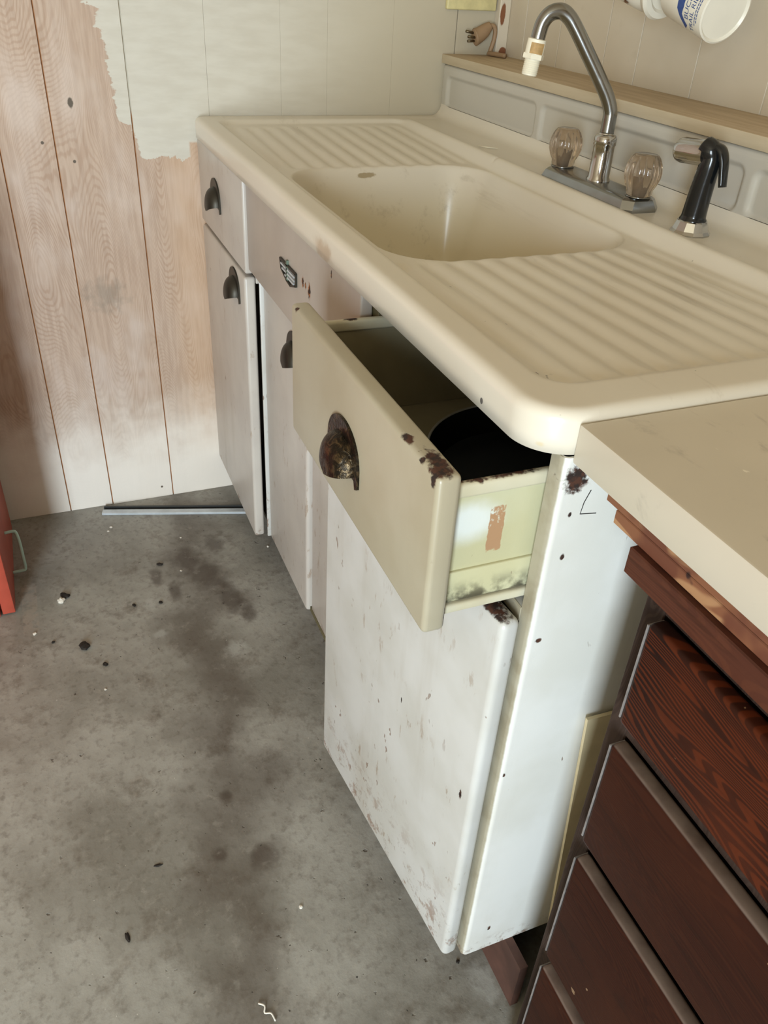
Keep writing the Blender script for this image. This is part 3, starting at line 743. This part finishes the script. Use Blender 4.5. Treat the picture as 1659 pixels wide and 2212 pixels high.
# round black pan in the open drawer
pan = thing('frying_pan', 'round black pan lying in the open drawer', 'pan', (1.213, 0.130, 0.7225))
R_ = 0.120
mkobj('pan_body', bm_mesh('pan_body', lathe_bm([(0.0, 0.0), (R_-0.022, 0.0), (R_-0.012, 0.004), (R_, 0.038), (R_-0.002, 0.0385), (R_-0.014, 0.007), (R_-0.024, 0.0035), (0.0, 0.0035)], 64, cap=False)), M['pan'], pan, auto=40)
mkobj('rim', bm_mesh('rim', lathe_bm([(R_-0.0020, 0.0384), (R_-0.0004, 0.0402), (R_+0.0012, 0.0386), (R_-0.0002, 0.0378)], 64, cap=False)), M['pan_rim'], pan)
mkobj('handle', bm_mesh('handle', tube_bm([(0.02, R_+0.0, 0.030), (0.022, R_+0.03, 0.034), (0.024, R_+0.10, 0.040), (0.026, R_+0.14, 0.040)], [0.007, 0.009, 0.010, 0.007], 12)), M['pan'], pan)

# ================================================================== faucet
FZ = ZT - 0.002
fx, fy = 0.7375, 0.495
fc = thing('faucet', 'chrome two-handle kitchen faucet with high bent spout and smoky acrylic knobs', 'faucet', (fx, fy, FZ))
def plate_poly(hl, hw, c):
    return [(-hl + c, -hw), (hl - c, -hw), (hl, -hw + c), (hl, hw - c), (hl - c, hw), (-hl + c, hw), (-hl, hw - c), (-hl, -hw + c)]
bm = bmesh.new(); rings = []
for hl, hw, c, z in ((0.1245, 0.034, 0.013, 0.0), (0.1245, 0.034, 0.013, 0.004), (0.120, 0.0295, 0.013, 0.0155), (0.116, 0.0255, 0.012, 0.0185), (0.112, 0.021, 0.010, 0.0195)):
    rings.append([bm.verts.new((px, py, z)) for px, py in plate_poly(hl, hw, c)])
for a, b in zip(rings, rings[1:]):
    for k in range(8): bm.faces.new((a[k], a[(k+1) % 8], b[(k+1) % 8], b[k]))
bm.faces.new(rings[0]); bm.faces.new(rings[-1])
mkobj('base_plate', bm_mesh('base_plate', bm), M['chrome_dull'], fc, auto=25)
col = [(0.0185, 0.0195), (0.0185, 0.022), (0.0165, 0.025), (0.0160, 0.060), (0.0160, 0.070), (0.0172, 0.0715), (0.0172, 0.0815), (0.0150, 0.0850), (0.0118, 0.0865), (0.0112, 0.088)]
mkobj('column', bm_mesh('column', lathe_bm(col, 40)), M['chrome'], fc, auto=40)
az = math.radians(68); dx, dy = -math.cos(az), -math.sin(az)
def sp(r, z): return (dx * r, dy * r, z - FZ)
path = catmull([sp(0.0, 0.998), sp(0.0, 1.020), sp(0.001, 1.030), sp(0.008, 1.046), sp(0.020, 1.064), sp(0.050, 1.104), sp(0.074, 1.1355), sp(0.086, 1.148), sp(0.098, 1.1535),
                sp(0.112, 1.150), sp(0.121, 1.139), sp(0.1245, 1.124), sp(0.1255, 1.116)], 6)
spt = mkobj('spout', bm_mesh('spout', tube_bm(path, 0.0106, 20)), M['chrome_dull'], fc)
ax = Vector(sp(0.131, 1.07)) - Vector(sp(0.1255, 1.117)); ax.normalize()
q = Vector((0, 0, 1)).rotation_difference(ax).to_matrix().to_4x4()
o0 = Vector(sp(0.1255, 1.1185))
def seat(bm): return xf(bm, Matrix.Translation(o0) @ q)
mkobj('hose_adapter', bm_mesh('hose_adapter', seat(lathe_bm([(0.0105, 0.0), (0.0132, 0.001), (0.0136, 0.004), (0.0136, 0.022), (0.0125, 0.023)], 32))), M['pvc'], spt, auto=40)
mkobj('collar', bm_mesh('collar', seat(lathe_bm([(0.0152, 0.0195), (0.0158, 0.0205), (0.0158, 0.0255), (0.0150, 0.0265)], 6))), M['pvc'], spt, smooth=False)
thr = [(0.0115, 0.026)]
for k in range(8): thr += [(0.0118, 0.0268 + k*0.0025), (0.0110, 0.0281 + k*0.0025)]
thr += [(0.0114, 0.0470), (0.0095, 0.0480), (0.0088, 0.040)]
mkobj('thread', bm_mesh('thread', seat(lathe_bm(thr, 32))), M['pvc'], spt, auto=60)
# patch of old tape on the adapter, facing the camera
tp = bmesh.new(); tr = []
va = Vector((0.75, -0.62, 0.1)); va = (q.inverted().to_3x3() @ va); a0 = math.atan2(va.y, va.x)
for zz in (0.005, 0.019):
    tr.append([tp.verts.new((0.0139 * math.cos(a0 - 1.15 + t*0.17), 0.0139 * math.sin(a0 - 1.15 + t*0.17), zz)) for t in range(10)])
for k in range(9): tp.faces.new((tr[0][k], tr[0][k+1], tr[1][k+1], tr[1][k]))
tpo = mkobj('tape', bm_mesh('tape', seat(tp)), M['tape'], spt)
def knob(x):
    pr_ = [(0.0175, 0.0), (0.0188, 0.002), (0.0192, 0.008), (0.0232, 0.015), (0.0266, 0.025), (0.0270, 0.032), (0.0254, 0.042), (0.0212, 0.0510), (0.0172, 0.0555), (0.0158, 0.0560)]
    fl = [0, 0, 0.05, 0.09, 0.10, 0.10, 0.10, 0.07, 0.0, 0.0]
    k = mkobj('knob', bm_mesh('knob', lathe_bm(pr_, 80, mod=lambda a, i: 1 - fl[i] * (0.5 + 0.5 * math.cos(10 * a)) ** 2)), M['acrylic'], fc, (x, 0, 0.0215), auto=60)
    mkobj('stem', bm_mesh('stem', lathe_bm([(0.006, 0.001), (0.006, 0.012), (0.005, 0.026), (0.0, 0.0265)], 20)), M['acrylic_cap'], k)
    mkobj('base_ring', bm_mesh('base_ring', lathe_bm([(0.019, -0.002), (0.0195, -0.0012), (0.0185, -0.0002)], 32)), M['chrome_dull'], k)
    return k
knob(-0.104); knob(0.104)

# ================================================================== hand sprayer
spx, spy = 0.966, 0.494
hs = thing('hand_sprayer', 'black pull-out sink sprayer with chrome head standing on a chrome base', 'sprayer', (spx, spy, FZ))
mkobj('base', bm_mesh('base', lathe_bm([(0.0275, 0.0), (0.0278, 0.002), (0.0245, 0.0055), (0.0205, 0.0165), (0.0185, 0.018)], 12)), M['chrome'], hs, auto=20)
body = catmull([(0, 0, 0.016), (0.0, 0, 0.024), (0.001, 0, 0.045), (0.003, 0, 0.070), (0.005, 0, 0.088), (0.005, 0, 0.098), (0.002, -0.002, 0.105), (-0.006, -0.004, 0.108)], 5)
rb = np.interp(np.linspace(0, 1, len(body)), [0, .06, .12, .5, .72, .86, 1.0], [0.0185, 0.0185, 0.0165, 0.0142, 0.0130, 0.0145, 0.0145]).tolist()
mkobj('grip', bm_mesh('grip', tube_bm(body, rb, 24)), M['black'], hs)
hd = Vector((-0.975, -0.16, -0.06)).normalized()
qh = Matrix.Translation((0.002, -0.002, 0.1015)) @ Vector((0, 0, 1)).rotation_difference(hd).to_matrix().to_4x4()
mkobj('head', bm_mesh('head', xf(lathe_bm([(0.0150, 0.002), (0.0160, 0.006), (0.0160, 0.042), (0.0148, 0.0475), (0.0130, 0.0500), (0.0126, 0.0475), (0.0, 0.0465)], 60, mod=lambda a, i: 1 - (0.05 * (math.cos(10*a) > 0.6) if 1 <= i <= 2 else 0)), qh)), M['chrome'], hs, auto=40)
lev = catmull([(0.006, 0.001, 0.111), (0.016, 0.004, 0.108), (0.0225, 0.006, 0.096), (0.0265, 0.007, 0.080), (0.0300, 0.0075, 0.066)], 5)
mkobj('trigger', bm_mesh('trigger', tube_bm(lev, np.linspace(0.0105, 0.0075, len(lev)).tolist(), 12, flat=0.6)), M['black'], hs)

# ================================================================== laminate counter and dark wooden drawer unit
ct = box('countertop', L + 0.0015, 3.0, 0.034, YW - 0.001, 0.870, 0.9055, M['laminate'], None, 0.002, 2)
tag(ct, 'smudged off-white laminate countertop butted against the end of the sink', 'countertop')
wc = thing('drawer_unit', 'dark stained wooden drawer unit under the laminate countertop', 'cabinet', (1.9, 0.3, 0.0))
box('stile', 1.504, 1.5255, 0.045, 0.068, 0.0, 0.8165, M['wood_stile'], wc, 0.001, 1)
box('end_panel', 1.504, 1.512, 0.0685, 0.60, 0.0, 0.8165, M['wood_stile'], wc)
box('end_panel', 2.43, 2.442, 0.0685, 0.60, 0.0, 0.8165, M['wood_stile'], wc)
box('stile', 2.416, 2.442, 0.045, 0.068, 0.0, 0.8165, M['wood_stile'], wc, 0.001, 1)
box('back_panel', 1.513, 2.429, 0.59, 0.60, 0.0, 0.8165, M['wood_stile'], wc)
box('apron', 1.478, 2.46, 0.040, 0.062, 0.817, 0.8415, M['wood_apron'], wc, 0.0012, 1)
box('apron', 1.448, 2.46, 0.0455, 0.064, 0.842, 0.8545, M['wood_torn'], wc, 0.0008, 1)
box('apron', 1.4345, 2.46, 0.0455, 0.064, 0.8548, 0.8695, M['wood_torn'], wc, 0.0008, 1)
zs = [(0.7045, 0.811, 'wood_grain'), (0.5465, 0.6785, 'wood_dark'), (0.3465, 0.520, 'wood_dark'), (0.135, 0.3215, 'wood_dark')]
for z0, z1, mk in zs:
    d = mkobj('drawer', bm_mesh('drawer', box_bm(1.5285, 2.412, 0.0285, 0.0445, z0, z1, 0.004, 3)), M[mk], wc, auto=40)
    box('edge_strip', 1.5270, 1.5284, 0.0295, 0.0445, z0 + 0.004, z1 - 0.004, M['edge'], d)
for z0, z1 in ((0.6787, 0.7043), (0.5202, 0.5463), (0.3217, 0.3463), (0.02, 0.1348)):
    box('rail', 1.526, 2.4155, 0.0450, 0.066, z0, z1, M['wood_stile'], wc)
box('rail', 1.526, 2.4155, 0.0450, 0.066, 0.8112, 0.8165, M['wood_stile'], wc)
rehome(wc)
# thin cream board standing in the gap between the two cabinets
bm = bmesh.new(); yz = [(0.1645, 0.002), (0.505, 0.002), (0.505, 0.52), (0.1205, 0.541)]
va = [bm.verts.new((1.4015, py, pz)) for py, pz in yz]; vb = [bm.verts.new((1.4055, py, pz)) for py, pz in yz]
bm.faces.new(va); bm.faces.new(vb)
for k in range(4): bm.faces.new((va[k], va[(k+1) % 4], vb[(k+1) % 4], vb[k]))
bmesh.ops.translate(bm, verts=bm.verts[:], vec=(0, 0, -0.002))
cb = mkobj('hardboard_offcut', bm_mesh('hardboard_offcut', bm), M['cream_board'], None, smooth=False)
tag(cb, 'thin cream board standing in the gap between sink cabinet and wooden drawers', 'board')

# ================================================================== mugs on the wall
def mug(label, loc, axis, roll, kind):
    m = thing('mug', label, 'mug', loc, 'mugs hanging on the wall above the ledge')
    A = Vector(axis).normalized(); q = Vector((0, 0, -1)).rotation_difference(A).to_matrix().to_4x4()
    q = q @ Matrix.Rotation(roll, 4, 'Z')
    R0 = 0.0425; H = 0.098
    prof = [(0.0, 0.0035), (R0-0.006, 0.0035), (R0-0.003, 0.0), (R0-0.0005, 0.0012), (R0, 0.006), (R0, H-0.003), (R0-0.001, H), (R0-0.003, H-0.001), (R0-0.0035, 0.008), (0.0, 0.007)]
    if kind == 1: prof = [(0.0, 0.004), (R0-0.016, 0.004), (R0-0.012, 0.0), (R0-0.004, 0.001), (R0-0.0005, 0.006), (R0-0.002, 0.014), (R0-0.007, 0.019), (R0-0.006, 0.026), (R0-0.003, 0.034), (R0-0.002, H-0.003), (R0-0.003, H), (R0-0.005, H-0.001), (R0-0.010, 0.03), (0.0, 0.012)]
    mkobj('body', bm_mesh('body', xf(lathe_bm(prof, 72, cap=False), q)), M['mug'], m, auto=40)
    hp = catmull([(R0-0.002, 0, 0.080), (R0+0.014, 0, 0.084), (R0+0.028, 0, 0.070), (R0+0.030, 0, 0.050), (R0+0.020, 0, 0.030), (R0-0.002, 0, 0.026)], 6)
    mkobj('handle', bm_mesh('handle', xf(tube_bm(hp, 0.0055, 12, flat=1.3, up=Vector((0, 1, 0))), q)), M['mug'], m)
    def wrap(me, a_mid, z_mid, rr):
        for v in me.vertices:
            a = a_mid + v.co.x / rr; v.co = Vector((rr * math.cos(a), rr * math.sin(a), z_mid + v.co.y))
        me.transform(q)
    def text(s, size, a_mid, z, mat, rr):
        cu = bpy.data.curves.new('text', 'FONT'); cu.body = s; cu.size = size; cu.align_x = 'LEFT'; cu.resolution_u = 3; cu.extrude = 0.0
        tmp = bpy.data.objects.new('tmp', cu); COL.objects.link(tmp)
        dg = bpy.context.evaluated_depsgraph_get(); me = bpy.data.meshes.new_from_object(tmp.evaluated_get(dg))
        bpy.data.objects.remove(tmp); bpy.data.curves.remove(cu)
        bm = bmesh.new(); bm.from_mesh(me); bmesh.ops.triangulate(bm, faces=bm.faces[:]); bmesh.ops.subdivide_edges(bm, edges=[e for e in bm.edges if e.calc_length() > 0.004], cuts=1)
        bm.to_mesh(me); bm.free(); me.materials.clear()
        wrap(me, a_mid, z, rr); mkobj('lettering', me, mat, m, smooth=False)
    def blob(pts, a_mid, z, mat, rr, name='print'):
        bm = bmesh.new(); vs = [bm.verts.new((px, py, 0)) for px, py in pts]; bm.faces.new(vs)
        bmesh.ops.triangulate(bm, faces=bm.faces[:]); bmesh.ops.subdivide_edges(bm, edges=bm.edges[:], cuts=2)
        me = bpy.data.meshes.new(name); bm.to_mesh(me); bm.free(); wrap(me, a_mid, z, rr); mkobj(name, me, mat, m, smooth=False)
    return m, text, blob
AX = (0.962, 0.044, -0.2694)
def ang_of(axis, wdir):
    qi = Vector((0, 0, -1)).rotation_difference(Vector(axis).normalized()).to_matrix().inverted()
    v = qi @ Vector(wdir); return math.atan2(v.y, v.x)
m1, text1, blob1 = mug('white mug with blue trail ride lettering, hanging on the wall', (0.7907, 0.620, 1.165), AX, 0.0, 0)
a_ = ang_of(AX, (0, -0.62, -0.78)); rr = 0.0428
text1('BUCK', 0.0125, a_ + 0.35, 0.0285, M['blue'], rr); text1('TRAIL RIDE', 0.0115, a_, 0.0175, M['blue'], rr)
for zz, st_ in ((0.0125, 0.30), (0.0088, 0.42)):
    for k in range(9):
        blob1([(0, 0), (0.0036, 0), (0.0036, 0.0016), (0, 0.0016)], a_ + st_ + k * 0.105, zz, M['blue'], rr)
blob1([(-0.004, -0.004), (0.006, -0.012), (0.012, -0.007), (0.020, -0.001), (0.030, -0.003), (0.042, -0.002), (0.046, 0.006), (0.036, 0.012), (0.024, 0.011), (0.014, 0.004), (0.006, -0.002)], a_ - 0.02, 0.0435, M['blue'], rr)
AX2 = (0.965, 0.10, -0.24)
m2, text2, blob2 = mug('white mug with a brown print, hanging left of the blue-lettered mug', (0.652, 0.622, 1.184), AX2, 0.0, 1)
a2 = ang_of(AX2, (0, -0.5, -0.86))
rs = random.Random(3)
for k in range(26):
    w_ = 0.0012 + 0.002 * rs.random(); h_ = 0.006 + 0.012 * rs.random(); x_ = k * 0.0016 + 0.001 * rs.random(); y_ = rs.uniform(-0.006, 0.004)
    blob2([(x_, y_), (x_ + w_, y_ + 0.001), (x_ + w_ + 0.001, y_ + h_), (x_ + 0.0004, y_ + h_ * 0.9)], a2, 0.052, M['brown_print'], 0.0410)

# mug rail with hooks, just above the photograph's upper edge
mr = thing('mug_rail', 'wooden rail with hooks carrying the mugs', 'rail', (0.66, YW - 0.01, 1.29))
box('rail_board', -0.30, 0.40, -0.008, 0.009, -0.02, 0.02, M['ledge'], mr, 0.002, 1)
for xx in (-0.03, 0.115):
    mkobj('hook', bm_mesh('hook', tube_bm(catmull([(xx, -0.006, -0.006), (xx, -0.05, -0.01), (xx, -0.085, -0.03), (xx, -0.095, -0.022), (xx, -0.098, -0.006)], 5), 0.0018, 8)), M['bronze_plain'], mr)

# ================================================================== cover plate, plug
cp = thing('cover_plate', 'cream electrical cover plate on the end wall above the plug', 'cover plate', (0.0, 0.618, 1.185))
mkobj('plate', bm_mesh('plate', box_bm(0.0, 0.012, -0.060, 0.060, -0.064, 0.064, 0.003, 3)), M['plate'], cp, auto=40)
pg = thing('power_plug', 'tan three-prong plug on its cord leaning against the end wall', 'plug', (0.020, 0.66, 1.037))
pb = [(0.002, -0.036, 0.034), (0.002, -0.030, 0.036), (0.002, -0.016, 0.044), (0.002, -0.006, 0.052), (0.003, 0.002, 0.058)]
mkobj('plug_body', bm_mesh('plug_body', tube_bm(catmull(pb, 4), np.interp(np.linspace(0, 1, 17), [0, .12, .6, 1], [0.011, 0.0155, 0.0125, 0.007]).tolist(), 18, flat=1.15)), M['plug'], pg)
for dy_, dz_ in ((-0.004, 0.008), (0.002, -0.007), (-0.001, 0.0)):
    mkobj('prong', bm_mesh('prong', tube_bm([(0.002 + (0.006 if dz_ == 0 else 0), -0.034 + dy_, 0.0345 + dz_), (0.002 + (0.006 if dz_ == 0 else 0), -0.053 + dy_, 0.0335 + dz_ * 1.25 + 0.002)], 0.0026, 8)), M['prong'], pg)
cd = catmull([(0.003, 0.002, 0.058), (0.004, 0.010, 0.056), (0.004, 0.0145, 0.046), (0.003, 0.0135, 0.028), (0.003, 0.006, 0.004), (0.008, 0.004, 0.0045), (0.03, 0.008, 0.0045), (0.06, 0.016, 0.0045)], 6)
mkobj('cord', bm_mesh('cord', tube_bm(cd, 0.0048, 10)), M['plug'], pg)

# ================================================================== floor things
st = thing('metal_track', 'grey aluminium track lying on the floor against the panelled wall', 'track', (0.0, 0.0, 0.0))
a0 = Vector((0.029, -0.305, 0)); a1 = Vector((0.145, 0.09, 0)); d_ = (a1 - a0); ln = d_.length; ang = math.atan2(d_.y, d_.x) - PI/2
def trk(name, w0, w1, z0, z1, mat, ext=0.0):
    o = box(name, w0, w1, 0.0 - 0, ln, z0, z1, mat, st, 0.0008, 1); return o
trk('front_flange', -0.001, 0.016, 0.0, 0.007, M['alu'])
trk('groove', -0.012, -0.0012, 0.0, 0.0025, M['alu_dark'])
trk('rear_flange', -0.018, -0.0122, 0.0, 0.007, M['alu_dark'])
st.location = (a0.x, a0.y, 0.0); st.rotation_euler = (0, 0, ang)

rc_ = thing('red_cabinet', 'red metal cabinet with a mint wire handle standing at the left edge', 'cabinet', (0.19, -0.75, 0.0))
box('body', 0.03, 0.352, -1.02, -0.520, 0.0, 0.86, M['red'], rc_, 0.006, 3)
box('frame', 0.3525, 0.367, -0.5455, -0.520, 0.003, 0.86, M['red'], rc_, 0.002, 2)
box('frame', 0.3525, 0.367, -1.02, -0.995, 0.003, 0.86, M['red'], rc_, 0.002, 2)
box('door', 0.3535, 0.372, -0.9930, -0.5495, 0.002, 0.857, M['red'], rc_, 0.002, 2)
mkobj('handle', bm_mesh('handle', tube_bm(catmull([(0.215, -0.521, 0.108), (0.213, -0.505, 0.108), (0.213, -0.498, 0.104), (0.222, -0.494, 0.085), (0.232, -0.493, 0.045), (0.238, -0.493, 0.022), (0.240, -0.498, 0.017), (0.240, -0.521, 0.016)], 5), 0.0035, 10)), M['mint'], rc_)
rehome(rc_)

def crumb(name, x, y, r, mat, label, cat, group, sx=1.0, rz=0.0, h=0.5):
    bm = bmesh.new(); bmesh.ops.create_icosphere(bm, subdivisions=2, radius=1.0)
    rs = random.Random(int(x * 9999) + int(-y * 777))
    for v in bm.verts:
        k = 0.72 + 0.5 * rs.random(); v.co = Vector((v.co.x * r * sx * k, v.co.y * r * k, max(v.co.z, -0.6) * r * h * k + r * h * 0.55))
    lo = min(v.co.z for v in bm.verts)
    for v in bm.verts: v.co.z -= lo
    o = mkobj(name, bm_mesh(name, bm), mat, None, (x, y, 0.0), smooth=False); o.rotation_euler = (0, 0, rz)
    return tag(o, label, cat, group)
G = 'small white paint flakes scattered on the floor'; Ld = 'tiny pale paint flake on the concrete floor'
crumb('paint_flake', 0.357, -0.4275, 0.0075, M['chip_white'], 'largest white flake, lying beside the red cabinet', 'debris', G, 1.1, 0.8, 0.7)
for x, y, r, lb_ in ((0.1055, -0.2943, 0.004, 'pale paint flake just in front of the left end of the metal track'), (0.1195, -0.3025, 0.003, 'smaller pale flake beside the one at the metal track end'),
        (0.447, -0.486, 0.004, 'pale paint flake in front of the red cabinet, near the left edge of the photo'), (0.3, 0.053, 0.0032, 'pale crumb at the foot of the steel cabinet, under the door gap'),
        (0.653, -0.3665, 0.0025, 'pale speck on the floor below the dark dirt clump'), (1.2028, -0.1396, 0.003, 'pale paint flake on the floor nearest the ajar cabinet door'),
        (0.1, -0.06, 0.0028, 'pale paint flake right in front of the middle of the metal track'), (0.3301, -0.1626, 0.0026, 'pale speck on the dark stained floor patch'),
        (0.20, -0.14, 0.0025, 'pale speck between the metal track and the stained floor patch')):
    crumb('paint_flake', x, y, r, M['chip_white'], lb_, 'debris', G)
G2 = 'small dark crumbs scattered on the floor'; Ld2 = 'tiny dark crumb on the concrete floor'
crumb('dirt_clump', 0.5192, -0.3932, 0.0105, M['chip_dark'], 'largest dark clump of dirt on the open floor', 'debris', G2, 1.2, 0.3, 0.5)
for x, y, r, s_, lb_ in ((0.341, -0.4187, 0.008, 1.5, 'dark crumb touching the largest white flake'), (0.5841, -0.3591, 0.0045, 1.5, 'dark crumb just below the largest dirt clump'),
        (0.4848, -0.4521, 0.0035, 1, 'dark crumb above and left of the largest dirt clump'), (0.4193, -0.2808, 0.0035, 1.5, 'dark crumb left of the pale floor smear'),
        (0.428, -0.2253, 0.0045, 1, 'dark crumb right of the pale floor smear'), (0.2913, -0.2054, 0.005, 1.6, 'dark crumb in the middle of the floor below the metal track'),
        (1.16, -0.39, 0.003, 3, 'dark splinter on the floor, lower left of the photo'), (1.06, -0.33, 0.0025, 3, 'thin dark splinter on the open floor left of the ajar door'),
        (1.36, 0.05, 0.003, 1, 'dark crumb beneath the near corner of the steel cabinet')):
    crumb('crumb', x, y, r, M['chip_dark'], lb_, 'debris', G2, s_, random.random() * 3)
cl = mkobj('cobweb_shred', bm_mesh('cobweb_shred', tube_bm(catmull([(1.315, -0.235, 0.002), (1.322, -0.228, 0.004), (1.330, -0.230, 0.002), (1.334, -0.222, 0.003), (1.345, -0.219, 0.002)], 4), 0.0013, 6)), M['chip_white'], None)
tag(cl, 'curled white shred lying on the floor at the bottom of the photo', 'debris')

sv = mkobj('wood_sliver', bm_mesh('wood_sliver', tube_bm([(0.362, 0.4790, 0.9140), (0.380, 0.4905, 0.9142), (0.392, 0.5060, 0.9140)], [0.0008, 0.0022, 0.0010], 8, flat=0.6)), M['pvc'], None)
tag(sv, 'pale sliver lying on the sink deck left of the faucet', 'debris')
